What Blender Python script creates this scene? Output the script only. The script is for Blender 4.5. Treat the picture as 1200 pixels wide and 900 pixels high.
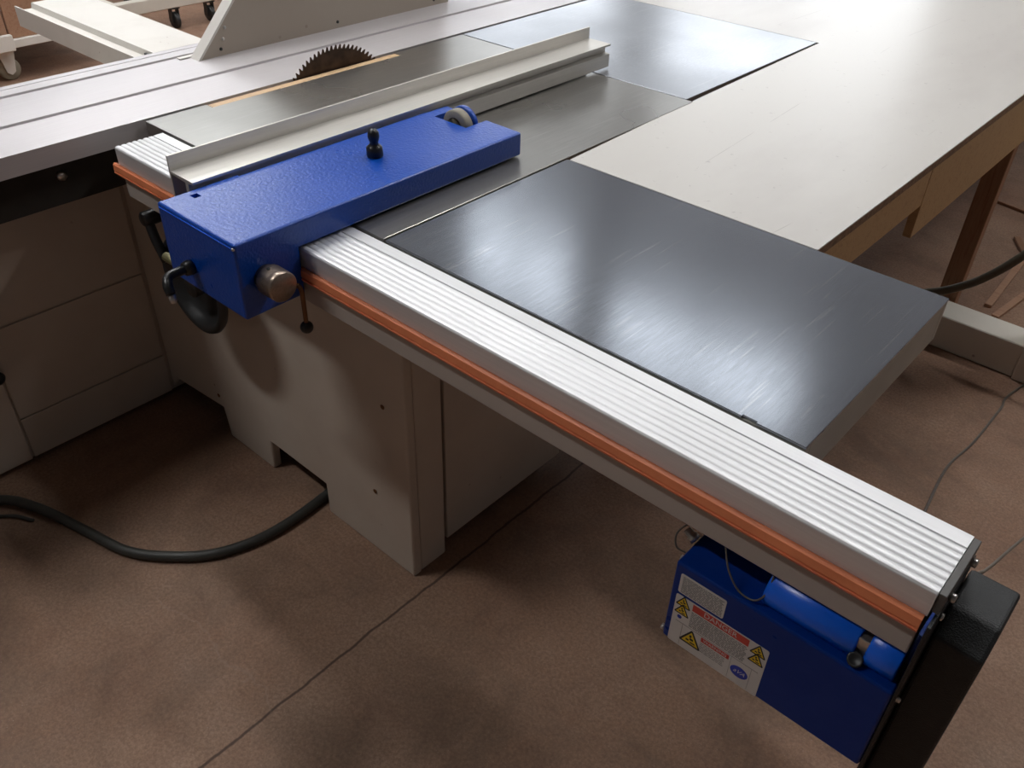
import bpy, bmesh, math, random
from mathutils import Matrix, Vector
random.seed(7)
for o in list(bpy.data.objects): bpy.data.objects.remove(o)
S = bpy.context.scene
COL = S.collection
# ------------------------------------------------------------------ camera
cam = bpy.data.objects.new('camera', bpy.data.cameras.new('camera')); COL.objects.link(cam)
cam.data.sensor_width = 36; cam.data.lens = 30.61; cam.data.clip_start = .05
cam.matrix_world = Matrix(((0.74555092, -0.41714451, 0.51975406, 0), (0.66592794, 0.43546823, -0.60572882, 0),
                           (0.02634007, 0.79772043, 0.60245192, 1.584), (0, 0, 0, 1)))
S.camera = cam
# ------------------------------------------------------------------ exposure and light
S.view_settings.view_transform = 'Standard'; S.view_settings.look = 'None'
S.view_settings.gamma = 1; S.view_settings.use_curve_mapping = False
S.view_settings.exposure = 0.16
S.cycles.use_denoising = True
S.cycles.sample_clamp_indirect = 4
S.cycles.caustics_reflective = False; S.cycles.caustics_refractive = False
S.cycles.max_bounces = 7
W = bpy.data.worlds.new('world'); S.world = W; W.use_nodes = True
W.node_tree.nodes['Background'].inputs[0].default_value = (.75, .85, 1, 1)
W.node_tree.nodes['Background'].inputs[1].default_value = .6
LAMP_POWER = 50.0
WINDOW_HIGH = 1.5
WINDOW_SIDE = 5.0
WINDOW_LOW = 3.0
T = .864                                            # height of the saw table


# ------------------------------------------------------------------ materials
class N:
    def __init__(s, name):
        s.m = bpy.data.materials.new(name); s.m.use_nodes = True
        s.t = s.m.node_tree; s.b = s.t.nodes['Principled BSDF']; s.tc = None
    def n(s, typ, **k):
        x = s.t.nodes.new(typ)
        for a, v in k.items(): setattr(x, a, v)
        return x
    def l(s, a, b): s.t.links.new(a, b)
    def coord(s, scale=(1, 1, 1), rot=(0, 0, 0)):
        if s.tc is None: s.tc = s.n('ShaderNodeTexCoord')
        mp = s.n('ShaderNodeMapping'); mp.inputs['Scale'].default_value = scale; mp.inputs['Rotation'].default_value = rot
        s.l(s.tc.outputs['Object'], mp.inputs[0]); return mp.outputs[0]
    def noise(s, scale, detail=4, rough=.55, vec=None, dist=0):
        x = s.n('ShaderNodeTexNoise'); x.inputs['Scale'].default_value = scale
        x.inputs['Detail'].default_value = detail; x.inputs['Roughness'].default_value = rough; x.inputs['Distortion'].default_value = dist
        s.l(vec or s.coord(), x.inputs['Vector']); return x.outputs['Fac']
    def ramp(s, fac, stops):
        x = s.n('ShaderNodeValToRGB'); e = x.color_ramp.elements
        while len(e) < len(stops): e.new(.5)
        for i, (p, c) in enumerate(stops):
            e[i].position = p; e[i].color = (*c, 1) if len(c) == 3 else c
        s.l(fac, x.inputs[0]); return x.outputs[0]
    def mix(s, fac, a, b, mode='MIX'):
        x = s.n('ShaderNodeMix', data_type='RGBA', blend_type=mode)
        for i, v in ((0, fac), (6, a), (7, b)):
            if isinstance(v, (int, float)): x.inputs[i].default_value = v
            elif isinstance(v, tuple): x.inputs[i].default_value = (*v, 1)
            else: s.l(v, x.inputs[i])
        return x.outputs[2]
    def mth(s, op, a, b=0.):
        x = s.n('ShaderNodeMath', operation=op)
        for i, v in ((0, a), (1, b)):
            if isinstance(v, (int, float)): x.inputs[i].default_value = v
            else: s.l(v, x.inputs[i])
        return x.outputs[0]
    def rng(s, fac, a, b, c, d):
        x = s.n('ShaderNodeMapRange'); s.l(fac, x.inputs[0])
        for i, v in enumerate((a, b, c, d)): x.inputs[i + 1].default_value = v
        return x.outputs[0]
    def bump(s, h, strength, dist=.001):
        x = s.n('ShaderNodeBump'); x.inputs['Strength'].default_value = strength; x.inputs['Distance'].default_value = dist
        s.l(h, x.inputs['Height']); s.l(x.outputs[0], s.b.inputs['Normal'])
    def set(s, **k):
        for a, v in k.items():
            i = s.b.inputs[a.replace('_', ' ')]
            if isinstance(v, (int, float)): i.default_value = v
            elif isinstance(v, tuple): i.default_value = (*v, 1)
            else: s.l(v, i)
        return s


def plain(name, col, rough=.5, metal=0., var=.12, sc=30, bump=0.):
    q = N(name); f = q.noise(sc, 4)
    lo = tuple(c * (1 - var) for c in col); hi = tuple(min(1, c * (1 + var)) for c in col)
    q.set(Base_Color=q.ramp(f, [(.3, lo), (.7, hi)]), Roughness=rough, Metallic=metal)
    if bump: q.bump(q.noise(sc * 6, 3), bump)
    return q.m


def brushed(name, col, rough, metal, stretch, var=.12, scr=.0, blotch=.0, rvar=.08):
    """metal with fine streaks along one axis, blotches and scratches"""
    q = N(name)
    st = q.noise(260, 3, .7, q.coord(stretch))
    bl = q.noise(3.0, 3, .5)
    lo = tuple(c * (1 - var) for c in col); hi = tuple(min(1, c * (1 + var)) for c in col)
    c = q.ramp(st, [(.25, lo), (.75, hi)])
    if blotch:
        c = q.mix(q.rng(bl, .35, .7, 0, 1), c, tuple(v * (1 - blotch) for v in col))
    r = q.rng(bl, .3, .7, rough - rvar, rough + rvar)
    if scr:
        # long thin scratches in several directions
        tot = None
        for k, (rot, sc_) in enumerate(((.25, 190), (1.25, 150), (-.5, 170), (2.2, 160), (1.5708, 120))):
            sn = q.noise(sc_, 1, .4, q.coord((1, .02, 1), (0, 0, rot)))
            m = q.mth('MULTIPLY', q.rng(sn, .68, .73, 0, 1), q.rng(q.noise(5 + k * 2, 2), .50, .60, 0, 1))
            tot = m if tot is None else q.mth('MAXIMUM', tot, m)
        c = q.mix(q.mth('MULTIPLY', tot, scr), c, (.75, .75, .75))
    q.set(Base_Color=c, Roughness=r, Metallic=metal)
    q.bump(st, .04, .0002)
    return q.m


def painted(name, col, rough=.5, stains=.5, stain_col=(.16, .07, .035), dirt=(.3, .2, .14), sc=1.):
    """machine enamel with rust specks and dusty wear"""
    q = N(name)
    big = q.noise(2.2 * sc, 6, .6)
    c = q.mix(q.rng(big, .45, .8, 0, .45 * stains), col, dirt)
    sp = q.n('ShaderNodeTexVoronoi'); sp.inputs['Scale'].default_value = 16 * sc
    q.l(q.coord(), sp.inputs['Vector'])
    pick = q.rng(sp.outputs['Distance'], .05, .09, 1, 0)
    gate = q.rng(q.noise(5 * sc, 2), .56, .64, 0, 1)
    c = q.mix(q.mth('MULTIPLY', q.mth('MULTIPLY', pick, gate), stains), c, stain_col)
    q.set(Base_Color=c, Roughness=q.rng(big, .3, .7, rough - .06, rough + .1))
    q.bump(q.noise(90, 4), .12, .0008)
    return q.m


def wood(name, a, b, rough=.6, stretch=(1, 14, 14), sc=6):
    q = N(name)
    f = q.noise(sc, 6, .65, q.coord(stretch), 1.2)
    q.set(Base_Color=q.ramp(f, [(.3, a), (.52, b), (.7, tuple(v * .82 for v in b))]), Roughness=rough)
    q.bump(f, .2, .0008); return q.m


def make_floor():
    q = N('dusty_concrete')
    b1 = q.noise(1.1, 6, .6); b2 = q.noise(5.5, 7, .68, None, .5); fine = q.noise(130, 4, .75)
    mid = q.noise(24, 5, .7)
    c = q.ramp(b1, [(.3, (.265, .135, .08)), (.5, (.345, .20, .125)), (.68, (.40, .26, .175))])
    c = q.mix(q.rng(b2, .48, .72, 0, .55), c, (.15, .085, .062))
    c = q.mix(q.rng(mid, .3, .7, 0, .3), c, (.36, .25, .19))
    c = q.mix(q.rng(fine, .38, .62, 0, .5), c, (.13, .066, .042))
    pat = q.noise(2.6, 6, .65, q.coord((1, 1, 1), (0, 0, .7)), .6)
    c = q.mix(q.rng(pat, .48, .64, 0, .45), c, (.115, .075, .05))
    c = q.mix(q.rng(q.noise(330, 2), .66, .72, 0, .55), c, (.5, .4, .32))
    # control joints sawn into the slab and a fine crack
    sx = q.n('ShaderNodeSeparateXYZ'); wob = q.noise(9, 4)
    q.l(q.coord(), sx.inputs[0])
    def line(axis, pos, w, wobble):
        d = q.mth('ABSOLUTE', q.mth('ADD', q.mth('SUBTRACT', sx.outputs[axis], pos), q.mth('MULTIPLY', q.mth('SUBTRACT', wob, .5), wobble)))
        return q.rng(d, w * .4, w, 1, 0)
    j = q.mth('MAXIMUM', line(0, -.99, .0045, .02), line(0, 1.51, .005, .02))
    j = q.mth('MAXIMUM', j, line(0, -3.49, .005, .02))
    c = q.mix(q.mth('MULTIPLY', j, .8), c, (.045, .022, .015))
    d2 = q.mth('ABSOLUTE', q.mth('ADD', q.mth('SUBTRACT', sx.outputs[1], .455), q.mth('MULTIPLY', q.mth('SUBTRACT', wob, .5), .11)))
    k = q.mth('MULTIPLY', q.rng(d2, .001, .004, 1, 0), q.mth('MULTIPLY', q.rng(sx.outputs[0], -1.45, -1.4, 0, 1), q.rng(sx.outputs[0], -1.0, -.98, 1, 0)))
    c = q.mix(q.mth('MULTIPLY', k, .3), c, (.36, .25, .19))
    q.set(Base_Color=c, Roughness=q.rng(b2, .3, .7, .62, .85))
    q.bump(q.mth('ADD', q.mth('MULTIPLY', fine, .5), mid), .35, .002)
    return q.m


def blue_paint(name, col, rough=.3, bump=.35, coat=.25, spec=.5):
    q = N(name)
    h = q.noise(190, 2, .4)
    wear = q.noise(5, 5, .7)
    c = q.mix(q.rng(wear, .5, .8, 0, .22), col, tuple(min(1, v * 1.5 + .05) for v in col))
    q.set(Base_Color=c, Roughness=q.rng(wear, .3, .75, rough - .05, rough + .12), Coat_Weight=coat, Coat_Roughness=.25, Specular_IOR_Level=spec)
    q.bump(h, bump, .0012); return q.m


def emit(name, col, s):
    q = N(name); q.set(Base_Color=(.8, .8, .8), Emission_Color=col, Emission_Strength=s)
    q.set(Roughness=.5); return q.m


def melamine():
    q = N('worn_white_melamine')
    b = q.noise(1.6, 6, .6, q.coord((1, .35, 1)))
    c = q.mix(q.rng(b, .42, .7, 0, .8), (.60, .575, .54), (.45, .415, .395))
    sp = q.noise(60, 3, .6)
    c = q.mix(q.rng(sp, .68, .74, 0, .45), c, (.28, .25, .24))
    w = q.n('ShaderNodeTexVoronoi', feature='DISTANCE_TO_EDGE'); w.inputs['Scale'].default_value = 3
    q.l(q.coord((1, .15, 1), (0, 0, -.3)), w.inputs['Vector'])
    m = q.mth('MULTIPLY', q.rng(w.outputs['Distance'], 0, .003, 1, 0), q.rng(q.noise(4, 2), .56, .62, 0, .6))
    c = q.mix(m, c, (.25, .22, .2))
    q.set(Base_Color=c, Roughness=.34, Specular_IOR_Level=.4)
    q.bump(q.noise(40, 3), .03, .0006); return q.m


M = dict(
    floor=make_floor(),
    wall=plain('grey_wall', (.27, .265, .27), .9, var=.2, sc=1.2),
    roof=plain('dark_roof', (.22, .2, .18), .9, sc=1),
    frame=plain('window_frame_paint', (.3, .3, .3), .6),
    glow_high=emit('daylight_pane_high', (.92, .97, 1), WINDOW_HIGH),
    glow_low=emit('daylight_pane_low', (.9, .95, 1), WINDOW_LOW),
    glow_side=emit('daylight_pane_side', (.92, .97, 1), WINDOW_SIDE),
    tube=emit('fluorescent_diffuser', (.98, .98, .98), LAMP_POWER),
    lamp=plain('lamp_housing', (.7, .7, .68), .5),
    slide=brushed('anodised_slide', (.64, .61, .62), .45, .5, (1, .02, 1), .05),
    rail=brushed('anodised_rail', (.76, .76, .77), .5, .45, (.02, 1, 1), .05),
    bar=brushed('anodised_fence', (.70, .67, .62), .40, .5, (1, .03, 1), .06),
    zinc=brushed('dark_zinc_sheet', (.47, .50, .56), .18, .95, (1, .08, 1), .12, .35, .12, .02),
    zinc_far=brushed('blued_steel_sheet', (.50, .52, .56), .33, .95, (1, .3, 1), .12, .2, .15, .04),
    cast=brushed('ground_cast_iron', (.41, .395, .37), .3, .9, (1, .05, 1), .12, .1, .2, .04),
    edge=painted('galvanised_edge', (.32, .32, .28), .45, .5, sc=2),
    enamel=painted('beige_machine_enamel', (.60, .53, .45), .5, .7),
    enamel_rail=painted('grey_beige_beam_enamel', (.46, .41, .37), .5, .2),
    guard=painted('taupe_sheet_steel', (.47, .40, .33), .5, .3),
    white=painted('chipped_white_paint', (.80, .77, .72), .5, .6, (.3, .22, .18), (.5, .44, .38), 2),
    timber_white=painted('whitewashed_timber', (.74, .70, .62), .6, .5),
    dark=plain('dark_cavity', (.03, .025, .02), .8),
    plate=plain('dark_grey_plate', (.09, .085, .08), .5),
    black=plain('black_plastic', (.012, .012, .012), .35),
    rubber=plain('black_textured_rubber', (.008, .009, .0095), .5, var=.3, sc=90, bump=.8),
    hub=plain('black_painted_iron', (.02, .02, .02), .4),
    cable=plain('grey_black_cable', (.045, .045, .04), .5),
    cord=plain('thin_grey_cord', (.13, .11, .09), .5),
    hose=plain('olive_grey_hose', (.10, .09, .065), .5),
    steel=plain('bright_steel', (.6, .58, .55), .28, .9),
    bronze=brushed('tarnished_steel_knob', (.34, .27, .22), .35, .9, (1, 1, 1), .2),
    brass=plain('greenish_brass', (.22, .2, .1), .45, .6),
    rust=plain('rusty_rod', (.2, .09, .035), .6, .4),
    blade=plain('dark_stained_blade', (.075, .045, .03), .45, .6, .4, 30),
    tooth=plain('blade_teeth', (.03, .027, .025), .4, .6),
    orange=plain('orange_plastic', (.92, .29, .13), .45, sc=14),
    blue=blue_paint('blue_hammered_enamel', (.0005, .060, .39), .3, .7),
    blue_box=blue_paint('blue_gloss_enamel', (.001, .028, .20), .3, .08, .0, .22),
    blue_tube=blue_paint('blue_bright_enamel', (.002, .13, .80), .3, .08),
    tyre=plain('grey_rubber_tyre', (.30, .27, .21), .6),
    melamine=melamine(),
    pine=wood('yellow_pine', (.33, .19, .085), (.46, .29, .14)),
    chip=plain('chipboard_edge', (.20, .12, .07), .8, var=.4, sc=120),
    oldwood=wood('dark_bench_timber', (.20, .09, .045), (.30, .15, .08), .65, (14, 14, 1)),
    insert=wood('beech_insert', (.55, .36, .2), (.68, .47, .28), .5),
    boxwood=wood('reddish_cart_wood', (.30, .15, .09), (.42, .24, .15)),
    label=plain('label_white', (.62, .60, .58), .4, var=.04),
    red=plain('label_red', (.55, .06, .045), .4, var=.05),
    yellow=plain('label_yellow', (.75, .52, .02), .4, var=.05),
    ink=plain('label_ink', (.02, .02, .02), .5),
    greyink=plain('label_grey_ink', (.2, .2, .2), .5),
    blueink=plain('label_blue', (.02, .05, .42), .4),
)


# ------------------------------------------------------------------ mesh helpers (all in world coordinates)
def bx(bm, x0, x1, y0, y1, z0, z1, bev=0., seg=1):
    r = bmesh.ops.create_cube(bm, size=1)['verts']
    for v in r:
        v.co = Vector(((x0 + x1) / 2 + v.co.x * (x1 - x0), (y0 + y1) / 2 + v.co.y * (y1 - y0), (z0 + z1) / 2 + v.co.z * (z1 - z0)))
    if bev:
        es = {e for v in r for e in v.link_edges}
        bmesh.ops.bevel(bm, geom=list(es), offset=bev, segments=seg, profile=.5, affect='EDGES')
    return bm


def box(x0, x1, y0, y1, z0, z1, bev=0., seg=1): return bx(bmesh.new(), x0, x1, y0, y1, z0, z1, bev, seg)


def prism(bm, pts, axis, a, b, bev=0., seg=2):
    """polygon pts in the plane across axis (x: (y,z)  y: (x,z)  z: (x,y)) extruded from a to b"""
    f = {'x': lambda p, t: (t, p[0], p[1]), 'y': lambda p, t: (p[0], t, p[1]), 'z': lambda p, t: (p[0], p[1], t)}[axis]
    A = [bm.verts.new(f(p, a)) for p in pts]; B = [bm.verts.new(f(p, b)) for p in pts]
    n = len(pts); fs = [bm.faces.new(A), bm.faces.new(B[::-1])]
    for i in range(n): fs.append(bm.faces.new((A[i], B[i], B[(i + 1) % n], A[(i + 1) % n])))
    bmesh.ops.recalc_face_normals(bm, faces=fs)
    if bev:
        bmesh.ops.bevel(bm, geom=list({e for q in fs for e in q.edges}), offset=bev, segments=seg, profile=.5, affect='EDGES')
    return bm


def lathe(bm, prof, origin, axis, n=32):
    """prof: (distance along axis, radius); axis a Vector"""
    ax = Vector(axis).normalized(); u = ax.orthogonal().normalized(); w = ax.cross(u); o = Vector(origin)
    rings = []
    for d, r in prof:
        if r < 1e-6: rings.append([bm.verts.new(o + ax * d)])
        else: rings.append([bm.verts.new(o + ax * d + (u * math.cos(t) + w * math.sin(t)) * r) for t in (2 * math.pi * k / n for k in range(n))])
    fs = []
    for A, B in zip(rings, rings[1:]):
        for k in range(n):
            k2 = (k + 1) % n
            q = [A[k % len(A)], A[k2 % len(A)], B[k2 % len(B)], B[k % len(B)]]
            q = list(dict.fromkeys(q))
            if len(q) > 2: fs.append(bm.faces.new(q))
    for R_ in (rings[0], rings[-1]):
        if len(R_) > 1: fs.append(bm.faces.new(R_))
    bmesh.ops.recalc_face_normals(bm, faces=fs)
    for f in fs: f.smooth = True
    return bm


def cyl(bm, a, b, r, n=24, bev=.0):
    a = Vector(a); b = Vector(b); L = (b - a).length
    p = [(0, 0), (0, r - bev), (bev, r), (L - bev, r), (L, r - bev), (L, 0)] if bev else [(0, 0), (0, r), (L, r), (L, 0)]
    return lathe(bm, p, a, b - a, n)


def ball(bm, c, r, n=20):
    return lathe(bm, [(-r * math.cos(math.pi * k / 12), r * math.sin(math.pi * k / 12)) for k in range(13)], c, (0, 0, 1), n)


def spline(pts, per=10):
    P = [Vector(p) for p in pts]; P = [P[0] * 2 - P[1]] + P + [P[-1] * 2 - P[-2]]; out = []
    for i in range(1, len(P) - 2):
        a, b, c, d = P[i - 1:i + 3]
        for k in range(per):
            t = k / per
            out.append(.5 * ((2 * b) + (c - a) * t + (2 * a - 5 * b + 4 * c - d) * t * t + (3 * b - a - 3 * c + d) * t ** 3))
    out.append(P[-2]); return out


def tube(bm, pts, r, n=12, per=10):
    P = spline(pts, per) if per > 1 else [Vector(p) for p in pts]
    u = (P[1] - P[0]).normalized().orthogonal().normalized(); rings = []
    for i, p in enumerate(P):
        t = (P[min(i + 1, len(P) - 1)] - P[max(i - 1, 0)]).normalized()
        u = (u - t * u.dot(t)).normalized(); w = t.cross(u)
        rings.append([bm.verts.new(p + (u * math.cos(a) + w * math.sin(a)) * r) for a in (2 * math.pi * k / n for k in range(n))])
    fs = []
    for A, B in zip(rings, rings[1:]):
        for k in range(n): fs.append(bm.faces.new((A[k], A[(k + 1) % n], B[(k + 1) % n], B[k])))
    fs += [bm.faces.new(rings[0]), bm.faces.new(rings[-1])]
    bmesh.ops.recalc_face_normals(bm, faces=fs)
    for f in fs: f.smooth = True
    return bm


def torus(bm, c, axis, R, r, n=40, m=12):
    ax = Vector(axis).normalized(); u = ax.orthogonal().normalized(); w = ax.cross(u); c = Vector(c); rings = []
    for i in range(n):
        t = 2 * math.pi * i / n; d = u * math.cos(t) + w * math.sin(t)
        rings.append([bm.verts.new(c + d * (R + r * math.cos(a)) + ax * r * math.sin(a)) for a in (2 * math.pi * k / m for k in range(m))])
    for i in range(n):
        A, B = rings[i], rings[(i + 1) % n]
        for k in range(m):
            f = bm.faces.new((A[k], A[(k + 1) % m], B[(k + 1) % m], B[k])); f.smooth = True
    bmesh.ops.recalc_face_normals(bm, faces=bm.faces[:]); return bm


def base_of(o):
    v = Vector()
    while o: v = v + o.location; o = o.parent
    return v


def part(name, bm, mat, parent, label=None):
    """a mesh built in world coordinates, linked as one object under parent"""
    me = bpy.data.meshes.new(name)
    off = base_of(parent)
    bmesh.ops.translate(bm, verts=bm.verts[:], vec=-off)
    bm.to_mesh(me); bm.free(); me.materials.append(M[mat])
    o = bpy.data.objects.new(name, me); COL.objects.link(o)
    if parent: o.parent = parent
    if label: o['label'] = label
    return o


def thing(name, label, cat, loc, group=None):
    o = bpy.data.objects.new(name, None); COL.objects.link(o); o.location = loc
    o.empty_display_size = .05
    o['label'] = label; o['category'] = cat
    if group: o['group'] = group
    return o


def solo(name, bm, mat, label, cat, loc=None, group=None):
    if loc is None:
        vs = [v.co for v in bm.verts]
        loc = (sum(v.x for v in vs) / len(vs), sum(v.y for v in vs) / len(vs), min(v.z for v in vs))
    bmesh.ops.translate(bm, verts=bm.verts[:], vec=-Vector(loc))
    me = bpy.data.meshes.new(name); bm.to_mesh(me); bm.free(); me.materials.append(M[mat])
    o = bpy.data.objects.new(name, me); COL.objects.link(o); o.location = loc
    o['label'] = label; o['category'] = cat
    if group: o['group'] = group
    return o


def struct(name, bm, mat, parent=None):
    o = part(name, bm, mat, parent)
    if parent is None: o['kind'] = 'structure'
    return o


def cut(o, *cutters):
    """subtract cutter meshes from o, leaving only the cut mesh"""
    off = base_of(o)
    for bm in cutters:
        me = bpy.data.meshes.new('cut'); bmesh.ops.translate(bm, verts=bm.verts[:], vec=-off); bm.to_mesh(me); bm.free()
        c = bpy.data.objects.new('cut', me); COL.objects.link(c); c.parent = o.parent; c.location = o.location
        md = o.modifiers.new('b', 'BOOLEAN'); md.operation = 'DIFFERENCE'; md.solver = 'EXACT'; md.object = c
        dg = bpy.context.evaluated_depsgraph_get(); dg.update()
        new = bpy.data.meshes.new_from_object(o.evaluated_get(dg)); o.modifiers.clear()
        o.data = new; bpy.data.objects.remove(c)
    return o


def text_bm(s, size, origin, right, up, depth=.0002, sx=1.0, shear=0):
    cu = bpy.data.curves.new('t', 'FONT'); cu.body = s; cu.size = size; cu.align_x = 'CENTER'; cu.align_y = 'CENTER'; cu.extrude = depth
    cu.shear = shear; cu.resolution_u = 4
    o = bpy.data.objects.new('t', cu); COL.objects.link(o)
    dg = bpy.context.evaluated_depsgraph_get(); dg.update()
    me = bpy.data.meshes.new_from_object(o.evaluated_get(dg))
    bpy.data.objects.remove(o); bm = bmesh.new(); bm.from_mesh(me)
    R_ = Vector(right); U = Vector(up); Nn = R_.cross(U)
    for v in bm.verts: v.co = Vector(origin) + R_ * v.co.x * sx + U * v.co.y + Nn * v.co.z
    return bm


# ------------------------------------------------------------------ the room
X0, X1, Y0, Y1, ZC = -9.0, 4.5, -5.0, 6.6, 6.0
struct('floor', box(X0, X1, Y0, Y1, -.1, 0), 'floor')
struct('ceiling', box(X0, X1, Y0, Y1, ZC, ZC + .1), 'roof')
wl = struct('wall_left', box(X0 - .14, X0, Y0, Y1, 0, ZC), 'wall')
cut(wl, box(X0 - .2, X0 + .1, 3.4, 5.9, 4.2, 5.6))
f = bmesh.new()
for q in ((3.4, 3.45, 4.2, 5.6), (5.85, 5.9, 4.2, 5.6), (3.4, 5.9, 4.2, 4.25), (3.4, 5.9, 5.55, 5.6), (4.63, 4.67, 4.2, 5.6)): bx(f, X0 - .08, X0 - .02, q[0], q[1], q[2], q[3])
w = struct('window_6', f, 'frame'); part('pane', box(X0 - .1, X0 - .09, 3.41, 5.89, 4.21, 5.59), 'glow_side', w)
struct('wall_right', box(X1, X1 + .1, Y0, Y1, 0, ZC), 'wall')
struct('wall_front', box(X0, X1, Y0 - .1, Y0, 0, ZC), 'wall')
WIN = [(-7.2, -5.7, 3.0, 3.75, 'glow_low'), (-6.5, -4.85, 4.4, 5.7, 'glow_high'), (-4.4, -2.15, 4.7, 5.75, 'glow_high'),
       (-6.6, -4.6, 1.2, 2.6, 'glow_low'), (-4.2, -2.0, 1.2, 2.6, 'glow_low')]
bw = box(X0, X1, Y1, Y1 + .14, 0, ZC)
wf = struct('wall_far', bw, 'wall')
cut(wf, *[box(a, b, Y1 - .1, Y1 + .3, c, d) for a, b, c, d, _ in WIN])
for i, (a, b, c, d, g) in enumerate(WIN):
    f = bmesh.new()
    for q in ((a, a + .05, c, d), (b - .05, b, c, d), (a, b, c, c + .05), (a, b, d - .05, d), ((a + b) / 2 - .02, (a + b) / 2 + .02, c, d)):
        bx(f, q[0], q[1], Y1 + .02, Y1 + .08, q[2], q[3])
    w = struct('window_%d' % (i + 1), f, 'frame')
    part('pane', box(a + .01, b - .01, Y1 + .09, Y1 + .1, c + .01, d - .01), g, w)
LAMPS = [(-2.9, -1.1, 'over the floor in front of the slide base'), (-3.3, 1.6, 'over the sliding table'), (-1.2, 2.9, 'over the left half of the white workbench'), (1.2, 4.4, 'over the floor right of the white workbench, added to brighten that floor'), (-5.6, 2.4, 'over the trolley in the back left')]  # the lamp right of the workbench is unseen, added to brighten the floor
for k, (x, y, where) in enumerate(LAMPS):
    w = thing('ceiling_lamp', 'long white fluorescent lamp hanging ' + where, 'lamp', (x, y, 4.6), 'fluorescent lamps over the workshop')
    part('housing', box(x - .75, x + .75, y - .14, y + .14, 4.64, 4.72, .01), 'lamp', w)
    part('diffuser', box(x - .73, x + .73, y - .12, y + .12, 4.61, 4.639), 'tube', w)
    for s in (-.5, .5): part('hanger', cyl(bmesh.new(), (x + s, y, 4.72), (x + s, y, ZC), .006, 8), 'steel', w)

# ------------------------------------------------------------------ table saw: base, tables, blade
saw = thing('table_saw', 'beige panel saw with polished iron table and dark steel side table', 'table saw', (-1.45, 1.2, 0))
b = bmesh.new()
prism(b, [(-2.0555, .02), (-2.01, .068), (-1.782, .092), (-1.770, 0), (-1.572, 0), (-1.566, .096), (-1.345, .094), (-1.344, 0), (-1.033, 0), (-1.033, .80), (-1.88, .80), (-1.90, .69), (-2.0555, .69)], 'y', .880, .905)
front = part('front_panel', b, 'enamel', saw)
md = front.modifiers.new('bevel', 'BEVEL'); md.width = .006; md.segments = 3; md.limit_method = 'ANGLE'
part('cabinet_body', box(-2.05, -1.13, .906, 1.40, .10, .69), 'enamel', saw)
part('upper_body', box(-1.88, -1.13, .906, 1.40, .69, .80), 'enamel', saw)
part('corner_post', box(-1.075, -1.036, .906, .984, .0, .80, .004, 2), 'enamel', saw)
part('door_gap_shade', box(-1.088, -1.076, .9845, 1.02, .05, .80), 'dark', saw, 'dark strip for the shaded gap beside the side door')  # near-black strip puts the shade of the open door gap into colour
part('side_door', box(-1.072, -1.052, 1.006, 1.432, .018, .80, .003, 2), 'enamel', saw)
part('door_hinge', cyl(bmesh.new(), (-1.062, .999, .10), (-1.062, .999, .135), .006, 14, .001), 'enamel', saw)
part('rear_leg', box(-2.04, -1.10, 1.36, 1.40, 0, .10), 'enamel', saw)
part('table_frame', box(-1.84, -1.09, .90, 1.86, .802, T - .04, .004), 'enamel', saw)
for (x, z) in ((-1.79, .13), (-1.10, .47), (-1.15, .20)):
    part('screw', lathe(bmesh.new(), [(0, .004), (.002, .006), (.003, .003), (.001, 0)], (x, .880, z), (0, -1, 0), 14), 'rust', saw)
# iron table (with slot for the blade beside the beech strip)
mt = part('main_table', box(-1.853, -1.064, .882, 1.884, T - .038, T, .0007), 'cast', saw)
cut(mt, box(-1.90, -1.826, 1.035, 1.62, T - .05, T + .01))
part('table_insert', box(-1.850, -1.827, 1.037, 1.618, T - .02, T - .0003, .0008), 'insert', saw, 'pale beech strip beside the blade')
part('rear_table', box(-1.853, -1.085, 1.889, 2.593, T - .030, T, .001), 'zinc_far', saw, 'bluish steel extension behind the iron table')
ext = part('side_table', box(-1.058, -.262, .882, 1.386, T - .004, T, .001), 'zinc', saw, 'dark scratched zinc sheet table')
b = bmesh.new()
bx(b, -1.055, -.2625, .884, .90, T - .078, T - .0045, .001); bx(b, -1.055, -.2625, 1.368, 1.384, T - .078, T - .0045, .001)
bx(b, -.282, -.2625, .9, 1.368, T - .078, T - .0045, .001); bx(b, -1.055, -1.04, .9, 1.368, T - .078, T - .0045)
bx(b, -1.04, -.282, .9, 1.368, T - .009, T - .0045)
part('side_table_frame', b, 'edge', saw, 'stained galvanised rim')
cut(ext, box(-.355, -.333, .87, .8865, T - .02, T + .01))
# blade
Rb, cy, cz, nt = .190, 1.42, T - .132, 84
b = bmesh.new(); pr_ = []
for k in range(nt):
    a0 = 2 * math.pi * k / nt; da = 2 * math.pi / nt
    for f_, r_ in ((0, Rb - .011), (.22, Rb - .0095), (.62, Rb), (.76, Rb - .0008), (.84, Rb - .011)):
        a = -(a0 + da * f_); pr_.append((cy + r_ * math.cos(a), cz + r_ * math.sin(a)))
prism(b, pr_, 'x', -1.8605, -1.8575)
bl = part('blade', b, 'blade', saw, 'dark toothed circular blade')
b = bmesh.new(); cyl(b, (-1.8568, cy, cz), (-1.866, cy, cz), .02); part('arbor', b, 'steel', saw)
# hand wheel under the fence head
hw = (-1.623, .80, .575)
b = lathe(bmesh.new(), [(.030, 0), (.030, .030), (.022, .070), (.004, .092), (-.010, .098), (-.014, .106), (-.011, .114), (-.003, .117), (.006, .113), (.010, .104), (.012, .092), (.032, .068), (.040, .030), (.040, 0)], hw, (0, 1, 0), 56)
wh = part('handwheel', b, 'hub', saw, 'black handwheel')
part('hub', cyl(bmesh.new(), (hw[0], .785, hw[2]), (hw[0], .879, hw[2]), .026, 24, .003), 'hub', wh)
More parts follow.
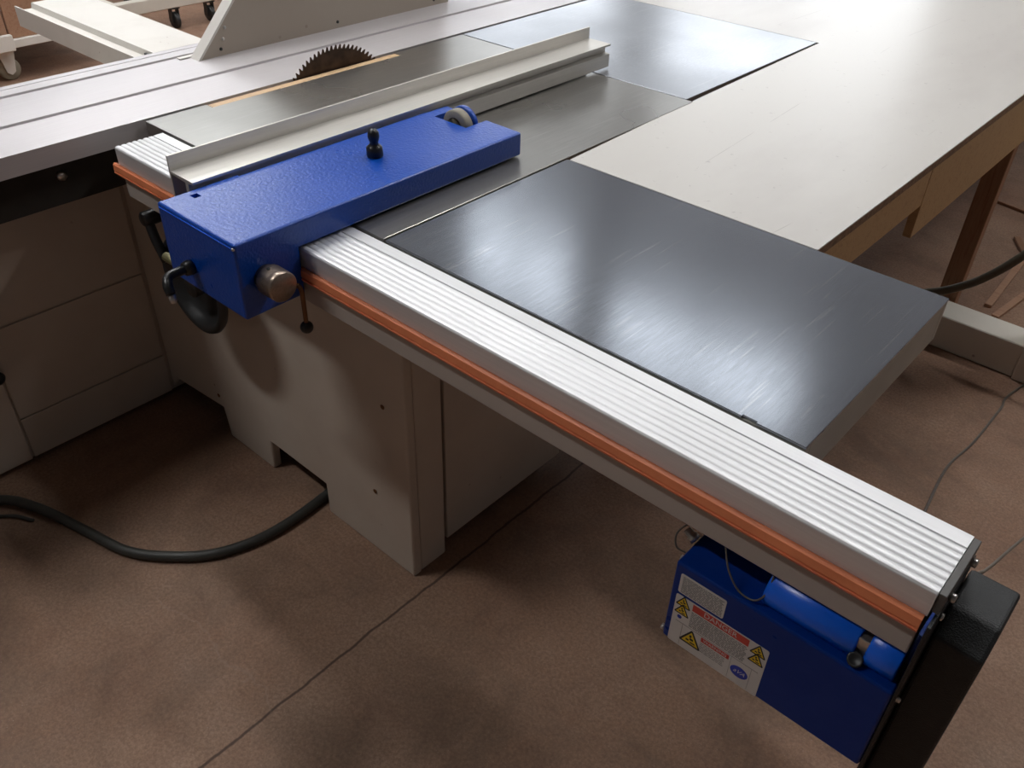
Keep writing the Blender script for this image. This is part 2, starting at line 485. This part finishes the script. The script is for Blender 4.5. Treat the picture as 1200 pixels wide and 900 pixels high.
# clamp lever left of the head
b = cyl(bmesh.new(), (-1.745, .83, .70), (-1.745, .772, .70), .017, 20, .003)
tube(b, [(-1.745, .785, .70), (-1.72, .78, .66), (-1.69, .78, .615)], .011, 12, 5)
part('clamp_lever', b, 'black', saw, 'black clamp lever')
part('lever_shaft', cyl(bmesh.new(), (-1.745, .831, .70), (-1.745, .879, .70), .009, 14), 'steel', saw)

# left machine base that carries the sliding table
sb = thing('slide_base', 'beige enamelled machine base below the sliding table', 'machine base', (-2.3, .2, 0))
part('body', box(-2.55, -2.056, -1.2, 1.40, .012, .70, .004, 2), 'enamel', sb)
part('upper_panel', box(-2.056, -2.050, -.3, .872, .408, .695, .0025, 2), 'enamel', sb)
part('lower_panel', box(-2.056, -2.050, .470, .872, .142, .402, .0025, 2), 'enamel', sb)
part('kick_panel', box(-2.056, -2.050, .470, .872, .014, .138, .0025, 2), 'enamel', sb)
dr = part('door', box(-2.056, -2.047, -.6, .464, .014, .402, .0025, 2), 'enamel', sb)
part('door_knob', lathe(bmesh.new(), [(0, .008), (.008, .008), (.010, .017), (.018, .019), (.024, .012), (.025, 0)], (-2.047, .452, .290), (1, 0, 0), 24), 'black', dr, 'black round knob')

# ------------------------------------------------------------------ sliding table
sl = thing('sliding_table', 'long pale aluminium sliding table with grooves beside the blade', 'sliding table', (-2.07, 1.2, T - .05))
def groove_profile():
    z = T; d = T - .006
    p = [(-1.866, z - .045), (-1.866, z)]
    for c in (-2.027, -2.214): p += [(c + .0085, z), (c + .0085, d), (c - .0085, d), (c - .0085, z)]
    p += [(-2.262, z), (-2.262, z - .003), (-2.266, z - .003), (-2.266, z), (-2.288, z), (-2.288, z - .045)]
    return p
part('table_top', prism(bmesh.new(), [(x, z) for x, z in groove_profile()], 'y', -.6, 3.3), 'slide', sl)
part('carriage', box(-2.20, -1.93, -.5, 3.2, T - .16, T - .0455), 'dark', sl)
part('carriage_bolt', cyl(bmesh.new(), (-1.93, .70, T - .095), (-1.921, .70, T - .095), .011, 6), 'steel', sl)

# ------------------------------------------------------------------ guide rail
rl = thing('guide_rail', 'ribbed silver aluminium guide rail with orange strip along its front', 'guide rail', (-.9, .81, .757))
zt = T; p = [(.874, zt - .038), (.874, zt - .001), (.873, zt), (.850, zt)]
y = .850; pit = .01245
for k in range(7):
    p.append((y - .0006, zt - .0022))
    for j in range(1, 8):
        t = j / 8; p.append((y - .0006 - t * (pit - .0006), zt - .0022 + .0023 * math.sin(math.pi * t) ** .5))
    y -= pit
p += [(.7625, zt - .0030), (.762, zt - .0045), (.762, zt - .038)]
ro = part('extrusion', prism(bmesh.new(), p, 'x', -1.766, -.050), 'rail', rl)
b = bmesh.new()
prism(b, [(.7615, .8265), (.7565, .8285), (.7530, .8255), (.7520, .8125), (.7545, .8115), (.7545, .8100), (.7515, .8090), (.7530, .8050), (.7615, .8050)], 'x', -1.774, -.052)
part('orange_strip', b, 'orange', rl, 'orange plastic strip')
part('support_beam', box(-1.755, -.052, .7618, .870, .757, .8255, .002, 2), 'enamel_rail', rl, 'beige painted beam below the aluminium')
part('end_plate', box(-.0495, -.041, .764, .873, .833, T - .001, .0006), 'plate', rl, 'dark grey end plate')
for yy in (.79, .858): part('end_bolt', cyl(bmesh.new(), (-.041, yy, .842), (-.034, yy, .842), .0055, 12, .001), 'steel', rl)

# ------------------------------------------------------------------ rip fence
fe = thing('rip_fence', 'hammered blue fence head holding a long pale aluminium fence bar', 'rip fence', (-1.25, .98, T + .003))
b = bmesh.new()
prism(b, [(.635, .776), (.757, .776), (.757, .8675), (1.327, .8675), (1.327, .917), (.635, .917)], 'x', -1.363, -1.135, .0045, 3)
hd = part('fence_head', b, 'blue', fe)
cut(hd, box(-1.325, -1.232, 1.262, 1.35, .84, .95),                      # roller pocket
    box(-1.40, -1.352, 1.262, 1.35, .84, .95),
    box(-1.365, -1.3545, .795, 1.262, .880, .95),
    box(-1.345, -1.329, .688, .702, .908, .95))
for pl in hd.data.polygons: pl.use_smooth = False
part('front_seam', box(-1.357, -1.139, .6335, .6355, .9085, .9105), 'blue_tube', fe, 'bright blue line along the edge of the cover')  # thin strip of brighter blue along the front edge
part('seam_screw', ball(bmesh.new(), (-1.139, .636, .909), .0032, 12), 'steel', fe)
b = bmesh.new()
prism(b, [(-1.443, T + .004), (-1.443, .955), (-1.4385, .955), (-1.4385, .9265), (-1.3665, .9265), (-1.3665, .922), (-1.383, .920), (-1.383, .903),
          (-1.3675, .901), (-1.3675, T + .004), (-1.372, T + .004), (-1.372, .896), (-1.392, .898), (-1.392, .920), (-1.4385, .922), (-1.4385, T + .004)], 'y', .709, 1.945)
part('fence_bar', b, 'bar', fe, 'pale aluminium bar with a raised lip')
# rear roller
b = lathe(bmesh.new(), [(0, .021), (0, .034), (.003, .037), (.019, .037), (.022, .034), (.022, .018), (.006, .017), (.004, .021), (0, .021)], (-1.278, 1.275, T + .0375), (0, 1, 0), 36)
rr = part('roller', b, 'tyre', fe, 'grey rubber roller')
part('bearing', lathe(bmesh.new(), [(.004, 0), (.004, .009), (.0065, .010), (.0065, .0165), (.016, .0165), (.016, 0)], (-1.278, 1.275, T + .0375), (0, 1, 0), 28), 'steel', rr)
part('roller_disc', lathe(bmesh.new(), [(.024, 0), (.024, .036), (.026, .038), (.034, .038), (.036, .036), (.036, 0)], (-1.278, 1.275, T + .039), (0, 1, 0), 36), 'blue', fe, 'blue disc behind the roller')
# small black knob on the head
b = lathe(bmesh.new(), [(0, .0155), (.004, .0165), (.018, .0155), (.022, .012), (.024, .009), (.030, .008), (.032, .0095), (.040, .0115), (.049, .0105), (.054, .006), (.0555, 0)], (-1.252, 1.032, .917), (.05, -.06, 1), 28)
part('top_knob', b, 'black', fe, 'glossy black knob')
# knurled knob
b = bmesh.new(); lathe(b, [(0, 0), (0, .022), (.012, .022), (.013, .0265)] + [(.0135 + .0022 * k, .0270 if k % 2 else .0262) for k in range(12)] + [(.044, .0268), (.050, .0265), (.052, .0245), (.052, 0)], (-1.1355, .683, .842), (1, 0, 0), 40)
kk = part('knurled_knob', b, 'bronze', fe, 'worn bare-metal round knob')
part('set_screw', cyl(bmesh.new(), (-1.112, .683 - .006, .842 + .024), (-1.112, .683 - .0062, .842 + .0275), .003, 10), 'ink', kk)
# clamp crank on the front face
b = tube(bmesh.new(), [(-1.284, .636, .822), (-1.284, .61, .822), (-1.283, .588, .820), (-1.272, .578, .812), (-1.262, .576, .800)], .0085, 16, 6)
lathe(b, [(0, .012), (.006, .014), (.016, .012), (.018, 0)], (-1.284, .635, .822), (0, -1, 0), 20)
lv = part('front_crank', b, 'black', fe, 'glossy black crank lever')
part('crank_tip', lathe(bmesh.new(), [(0, .0065), (.012, .0065), (.016, .004), (.017, 0)], (-1.262, .576, .800), (.35, -.1, -1), 16), 'steel', lv)
part('side_pin', cyl(bmesh.new(), (-1.364, .648, .790), (-1.405, .648, .790), .0085, 18, .001), 'brass', fe, 'dull brass pin')
# ball ended lever
b = tube(bmesh.new(), [(-1.134, .735, .80), (-1.122, .735, .808), (-1.114, .735, .800), (-1.113, .735, .77), (-1.113, .735, .738)], .0042, 12, 6)
bl_ = part('release_lever', b, 'rust', fe, 'thin brown metal lever')
part('lever_ball', ball(bmesh.new(), (-1.113, .735, .727), .0118), 'black', bl_, 'black ball grip')

# ------------------------------------------------------------------ fence drive box below the rail
dv = thing('drive_box', 'glossy dark blue drive box with warning stickers hanging below the rail', 'motor box', (-.195, .8, .556))
FY = .740
part('housing', box(-.338, -.0448, FY, .93, .5565, .710, .004, 3), 'blue_box', dv)
b = cyl(bmesh.new(), (-.222, .780, .7265), (-.102, .780, .7265), .0290, 36, .002); cyl(b, (-.09, .780, .7265), (-.052, .780, .7265), .0290, 36, .002)
mo = part('motor', b, 'blue_tube', dv, 'bright blue cylindrical motor')
part('motor_clamp', box(-.103, -.089, .758, .80, .711, .745, .001), 'steel', dv)
part('clamp_screw', lathe(bmesh.new(), [(0, 0), (0, .0095), (.004, .0095), (.0045, .007), (.003, .005), (.003, 0)], (-.0965, .750, .7165), (0, -.6, .8), 24), 'hub', dv)
part('shelf_bracket', box(-.222, -.12, .765, .90, .7535, .7565), 'blue_box', dv)
for (y_, z_) in ((.758, .695), (.742, .565)):
    part('side_bolt', lathe(bmesh.new(), [(0, .0045), (.005, .0045), (.006, 0)], (-.338, y_ + .004, z_), (-1, 0, 0), 16), 'steel', dv)
b = tube(bmesh.new(), [(-.288, .765, .7555), (-.272, .752, .735), (-.252, .748, .7155), (-.232, .748, .713), (-.221, .750, .724), (-.218, .757, .740), (-.219, .765, .754)], .0013, 8, 8)
part('control_wire', b, 'cord', dv, 'thin grey loop of wire')
b = tube(bmesh.new(), [(-.322, .795, .7555), (-.345, .775, .750), (-.357, .765, .730), (-.352, .760, .712), (-.339, .764, .706)], .0013, 8, 8)
part('earth_wire', b, 'cord', dv)
part('cable_gland', lathe(bmesh.new(), [(0, .008), (.008, .008), (.009, .006), (.018, .006), (.018, 0)], (-.338, .785, .715), (-.8, 0, .5), 16), 'steel', dv)


def plate(x0, x1, z0, z1, y, r=.003, th=.0004):
    pts = []
    for cx, cz_, a0 in ((x1 - r, z1 - r, 0), (x0 + r, z1 - r, 90), (x0 + r, z0 + r, 180), (x1 - r, z0 + r, 270)):
        for k in range(5):
            a = math.radians(a0 + k * 22.5); pts.append((cx + r * math.cos(a), cz_ + r * math.sin(a)))
    return prism(bmesh.new(), pts, 'y', y - th, y)


st = part('instruction_sticker', plate(-.3275, -.2585, .6590, .6950, FY), 'label', dv, 'small white sticker with grey lines')
b = bmesh.new(); rnd = random.Random(3)
for k in range(11):
    z_ = .6905 - k * .00285; x_ = -.3235
    while x_ < -.263:
        w_ = rnd.uniform(.002, .008); bx(b, x_, min(x_ + w_, -.2615), FY - .00066, FY - .00042, z_ - .0007, z_ + .0006); x_ += w_ + .0012
part('print', b, 'greyink', st)
ws = part('warning_sticker', plate(-.3285, -.1885, .5572, .6545, FY), 'label', dv, 'white warning sticker with red banner, yellow triangles and blue oval')
YB = FY - .00042
part('danger_banner', box(-.3015, -.2165, YB - .0002, YB, .6395, .6525), 'red', ws, 'red banner across the top')
part('warning_banner', box(-.2800, -.2365, YB - .0002, YB, .5930, .6015), 'red', ws, 'small red banner lower down')
RX, UZ = (1, 0, 0), (0, 0, 1)
b = text_bm('DANGER', .0125, (-.2590, YB - .0003, .6460), RX, UZ, .00005, 1.0)
t2 = text_bm('WARNING', .0075, (-.2582, YB - .0003, .5972), RX, UZ, .00005, 1.0)
part('danger_lettering', b, 'label', ws); part('warning_lettering', t2, 'label', ws)
b = bmesh.new()
for k in range(11):
    z_ = .6362 - k * .00285; x_ = -.3015
    while x_ < -.2185:
        w_ = rnd.uniform(.002, .009); bx(b, x_, min(x_ + w_, -.2165), YB - .0002, YB, z_ - .0007, z_ + .0006); x_ += w_ + .001
for k in range(6):
    z_ = .5895 - k * .0032; x_ = -.2800
    while x_ < -.245:
        w_ = rnd.uniform(.002, .008); bx(b, x_, x_ + w_, YB - .0002, YB, z_ - .0005, z_ + .0005); x_ += w_ + .0012
bx(b, -.322, -.1945, YB - .0002, YB, .6035, .6041)
bx(b, -.3105, -.3101, YB - .0002, YB, .5600, .6035); bx(b, -.2335, -.2331, YB - .0002, YB, .5600, .6035); bx(b, -.2035, -.2031, YB - .0002, YB, .5600, .6035)
part('print', b, 'greyink', ws)
for cx, cz_, s in ((-.3155, .6450, .0105), (-.3155, .6290, .0105), (-.2020, .6440, .0105), (-.2020, .6275, .0105), (-.2945, .5855, .0155)):
    tri = bmesh.new(); trk = bmesh.new()
    prism(tri, [(cx - s, cz_ - s * .8), (cx + s, cz_ - s * .8), (cx, cz_ + s)], 'y', YB - .0002, YB)
    for sx_, sy_, ex, ey in ((-s, -s * .8, s, -s * .8), (s, -s * .8, 0, s), (0, s, -s, -s * .8)):
        a = Vector((cx + sx_, 0, cz_ + sy_)); c2 = Vector((cx + ex, 0, cz_ + ey)); d = (c2 - a).normalized(); n_ = Vector((-d.z, 0, d.x)) * s * .085
        prism(trk, [((a + n_).x, (a + n_).z), ((c2 + n_).x, (c2 + n_).z), ((c2 - n_).x, (c2 - n_).z), ((a - n_).x, (a - n_).z)], 'y', YB - .0004, YB - .00021)
    for dx, dz, w_, h_ in ((-.05, .25, .2, .3), (.1, -.1, .35, .25), (-.3, -.35, .3, .2), (.25, -.5, .5, .15)):
        bx(trk, cx + s * (dx - w_ / 2), cx + s * (dx + w_ / 2), YB - .0004, YB - .00021, cz_ + s * (dz - h_ / 2), cz_ + s * (dz + h_ / 2))
    part('hazard_triangle', tri, 'yellow', ws, 'yellow hazard triangle'); part('hazard_symbol', trk, 'ink', ws)
b = bmesh.new(); prism(b, [(-.2185 + .0130 * math.cos(t), .5825 + .0105 * math.sin(t)) for t in (2 * math.pi * k / 32 for k in range(32))], 'y', YB - .0002, YB)
part('blue_oval', b, 'blueink', ws, 'blue oval emblem'); b = bmesh.new()
prism(b, [(-.3175 + .0035 * math.cos(t), .6135 + .0035 * math.sin(t)) for t in (2 * math.pi * k / 16 for k in range(16))], 'y', YB - .0002, YB)
part('blue_dot', b, 'blueink', ws)
b = text_bm('aVA', .0100, (-.2185, YB - .0003, .5828), RX, UZ, .00005, 1.0, .4); part('oval_script', b, 'label', ws)

# ------------------------------------------------------------------ black belt guard at the rail end
bg = thing('belt_guard', 'black textured belt guard box on the rail end', 'belt guard', (-.01, .83, .42))
part('mounting_plate', box(-.0445, -.040, .742, .885, .42, .8310, .0008), 'rubber', bg)
b = bmesh.new()
prism(b, [(.778, .30), (.790, .775), (.826, .800), (.898, .800), (.898, .30)], 'x', -.0395, .018, .005, 3)
part('cover', b, 'rubber', bg)
for (y_, z_) in ((.772, .826), (.748, .70)):
    part('cover_screw', lathe(bmesh.new(), [(0, .0045), (.003, .0045), (.004, 0)], (-.0395, y_, z_), (1, 0, 0) if z_ > .8 else (0, -1, 0), 14), 'steel', bg)

# ------------------------------------------------------------------ outfeed bench
bn = thing('outfeed_table', 'large white laminate workbench on a yellow wood frame behind the saw', 'workbench', (-.9, 3.0, 0))
b = bmesh.new()
prism(b, [(-1.054, 1.390), (-.494, 1.390), (-.494, 5.2), (-1.90, 5.2), (-1.848, 2.598), (-1.079, 2.598), (-1.070, 1.95)], 'z', T - .004, T - .001)
part('laminate', b, 'melamine', bn, 'worn white laminate top')
b = bmesh.new()
prism(b, [(-1.054, 1.392), (-.4945, 1.392), (-.4945, 5.2), (-1.90, 5.2), (-1.848, 2.60), (-1.077, 2.60)], 'z', T - .022, T - .0042)
part('board', b, 'chip', bn, 'brown chipboard edge')
b = bmesh.new(); bx(b, -.516, -.4955, 1.393, 1.955, .755, T - .0225, .001); part('short_skirt', b, 'pine', bn)
b = bmesh.new(); bx(b, -.5145, -.495, 1.957, 5.15, .674, T - .0225, .001); part('long_skirt', b, 'pine', bn)
b = bmesh.new(); bx(b, -1.85, -.517, 5.12, 5.15, .70, T - .0225); part('rear_skirt', b, 'pine', bn)
b = bmesh.new(); bx(b, -1.04, -.517, 1.41, 1.43, .76, T - .0225); part('front_skirt', b, 'pine', bn)
b = bmesh.new(); bx(b, -1.05, -1.03, 1.44, 2.57, .80, T - .0225); part('inner_skirt', b, 'pine', bn)
for (a, c, d, e) in ((-.575, -.5155, 2.825, 2.872), (-1.02, -.96, 1.60, 1.65), (-.575, -.5155, 5.02, 5.11), (-1.80, -1.72, 5.02, 5.11), (-1.80, -1.74, 2.75, 2.80)):
    part('leg', box(a, c, d, e, 0, T - .0225, .002), 'oldwood', bn)

# ------------------------------------------------------------------ outrigger and housing on the sliding table
og = thing('outrigger_arm', 'chipped white metal outrigger arm reaching left from the sliding table', 'outrigger', (-2.6, 1.2, T - .08))
b = bmesh.new()
prism(b, [(1.102, T - .060), (1.102, T - .002), (1.106, T - .002), (1.106, T - .016), (1.150, T - .016), (1.154, T), (1.318, T), (1.320, T - .004), (1.320, T - .060)], 'x', -3.0, -2.2895)
part('arm', b, 'white', og)
part('arm_edge', box(-3.0, -2.30, 1.3205, 1.334, T - .020, T - .008), 'guard', og)
part('arm_slot', box(-2.325, -2.300, 1.146, 1.1535, T - .0155, T - .006), 'ink', og)
gd = thing('beige_housing', 'taupe sheet steel housing with a white slanted edge standing on the sliding table', 'machine housing', (-2.17, 1.65, T))
b = bmesh.new()
prism(b, [(1.209, T), (2.12, T), (2.12, T + .42), (1.62, T + .42)], 'x', -2.182, -2.147)
part('side_plate', b, 'guard', gd)
b = bmesh.new()
prism(b, [(1.200, T), (1.2085, T), (1.6195, T + .42), (1.611, T + .42)], 'x', -2.184, -2.145)
part('slanted_flange', b, 'white', gd, 'white painted slanted edge')
part('flange_foot', box(-2.200, -2.185, 1.17, 1.30, T + .0005, T + .004, .001), 'white', gd)
for (y_, z_) in ((1.272, .873), (1.293, .924), (1.665, .873), (2.055, .872), (1.283, .897)):
    part('rivet', lathe(bmesh.new(), [(0, .0045), (.002, .0042), (.003, 0)], (-2.147, y_, z_ + .008), (1, 0, 0), 14), 'hub' if z_ < .89 else 'steel', gd)

# ------------------------------------------------------------------ floor things
b = tube(bmesh.new(), [(-1.99, -.3, .0125), (-2.03, 0, .0125), (-2.02, .22, .0125), (-1.962, .336, .0125), (-1.865, .390, .0125), (-1.713, .431, .0125), (-1.581, .465, .0125), (-1.492, .523, .0125), (-1.415, .610, .0125), (-1.378, .735, .0125), (-1.385, .90, .0125), (-1.42, 1.1, .0125)], .0122, 16, 10)
solo('power_cable', b, 'cable', 'thick dark grey cable curving over the floor under the saw cabinet', 'cable')
b = tube(bmesh.new(), [(-1.93, -.2, .0045), (-1.97, .1, .0045), (-1.955, .24, .0045), (-1.90, .33, .0045), (-1.84, .365, .0045)], .0045, 10, 8)
solo('thin_lead', b, 'cable', 'thin dark lead beside the thick cable at left floor edge', 'cable')
b = tube(bmesh.new(), [(-.10, 3.2, .0035), (-.227, 2.64, .0035), (-.232, 2.50, .0035), (-.238, 2.286, .0035), (-.255, 2.13, .0035), (-.237, 1.932, .0035), (-.20, 1.6, .0035)], .0034, 8, 8)
solo('floor_cord', b, 'cord', 'thin grey cord running over the floor right of the dark table', 'cord')
b = tube(bmesh.new(), [(-.036, .902, .785), (-.031, .935, .765), (-.026, 1.0, .725), (-.010, 1.245, .60), (.02, 1.6, .42), (.06, 1.95, .25), (.10, 2.3, .15)], .0022, 8, 8)
solo('guard_cord', b, 'cord', 'thin brown cord leaving the black belt guard to the right', 'cord')
b = tube(bmesh.new(), [(-.95, 2.55, .10), (-.80, 2.58, .13), (-.63, 2.60, .185), (-.56, 2.60, .225), (-.50, 2.60, .262), (-.43, 2.60, .325), (-.36, 2.60, .42), (-.28, 2.62, .56), (-.2, 2.65, .75)], .0125, 14, 8)
solo('hose', b, 'hose', 'olive grey hose arching in front of the bench leg', 'hose')
ts = thing('timber_stand', 'whitewashed timber beam with an upright post on the floor at right', 'timber stand', (-.4, 2.76, 0))
part('beam', box(-.78, -.262, 2.700, 2.812, .001, .116, .003), 'timber_white', ts)
part('post', box(-.260, -.16, 2.690, 2.80, 0, .9, .003), 'timber_white', ts)
for i, (x, y, a, L, lab) in enumerate(((-.465, 3.33, .03, .50, 'long reddish wood strip on floor next to the bench leg'), (-.400, 3.14, -.13, .24, 'short reddish wood strip on floor behind the timber beam'),
                                        (-.55, 3.97, 1.35, .34, 'dark thin stick lying across the floor beyond the bench leg'), (-.50, 3.62, .5, .20, 'short dark wood offcut on floor right of the bench leg'))):
    b = box(-.012 if i not in (2,) else -.006, .012 if i not in (2,) else .006, -L / 2, L / 2, 0, .012, .001)
    bmesh.ops.rotate(b, verts=b.verts[:], matrix=Matrix.Rotation(a, 3, 'Z')); bmesh.ops.translate(b, verts=b.verts[:], vec=(x, y, .0005))
    solo('wood_strip', b, 'oldwood' if i in (2, 3) else 'boxwood', lab, 'wood scrap')

# far left: trolley and cart
def caster(parent, x, y, top, R_=.05, mat='hub', fork='white'):
    c = part('caster', lathe(bmesh.new(), [(-.016, 0), (-.016, R_ * .9), (-.012, R_), (.012, R_), (.016, R_ * .9), (.016, 0)], (x, y, R_), (0, 1, 0), 28), mat, parent)
    b = bmesh.new(); bx(b, x - .018, x + .018, y - .027, y - .020, R_ * .75, top); bx(b, x - .018, x + .018, y + .020, y + .027, R_ * .75, top); bx(b, x - .03, x + .03, y - .03, y + .03, top - .006, top)
    part('fork', b, fork, c); return c
tr = thing('trolley', 'low cream trolley on dark wheels in the back left', 'trolley', (-5.5, 2.9, 0))
b = bmesh.new(); bx(b, -5.44, -5.38, 2.5, 3.9, .125, .20, .004); bx(b, -6.0, -5.94, 2.5, 3.9, .125, .20, .004)
for y_ in (2.54, 2.85, 3.84): bx(b, -5.94, -5.44, y_ - .03, y_ + .03, .13, .195)
part('frame', b, 'timber_white', tr)
for (x, y) in ((-5.41, 2.92), (-5.41, 3.17), (-5.97, 2.92), (-5.97, 3.7)): caster(tr, x, y, .124, .048, 'hub', 'hub')
ct = thing('wooden_cart', 'reddish wooden cart on white casters at the top left corner', 'cart', (-5.5, 1.7, 0))
part('side_board', box(-5.095, -5.065, 1.15, 1.786, .212, .80, .003), 'boxwood', ct)
part('side_board', box(-5.095, -5.065, 1.794, 2.02, .212, .80, .003), 'boxwood', ct)
for y_ in (1.15, 1.99): part('end_board', box(-5.90, -5.0955, y_, y_ + .03, .212, .80, .002), 'boxwood', ct)
part('bottom_rail', box(-5.90, -5.045, 1.10, 2.24, .170, .211, .003), 'white', ct)
for x, y in ((-5.12, 1.76), (-5.82, 1.76), (-5.82, 1.2)):
    c = part('caster', lathe(bmesh.new(), [(-.018, 0), (-.018, .05), (-.013, .057), (.013, .057), (.018, .05), (.018, 0)], (x, y, .057), (1, 0, 0), 28), 'tyre', ct)
    b = bmesh.new()
    for sx in (-1, 1): prism(b, [(y - .042, .155), (y + .042, .155), (y + .022, .045), (y, .03), (y - .022, .045)], 'x', x + sx * .022, x + sx * .030)
    bx(b, x - .045, x + .045, y - .05, y + .05, .150, .169, .002); part('fork', b, 'white', c)
part('caster_bracket', box(-5.044, -5.015, 1.62, 1.79, .165, .245, .004), 'white', ct)
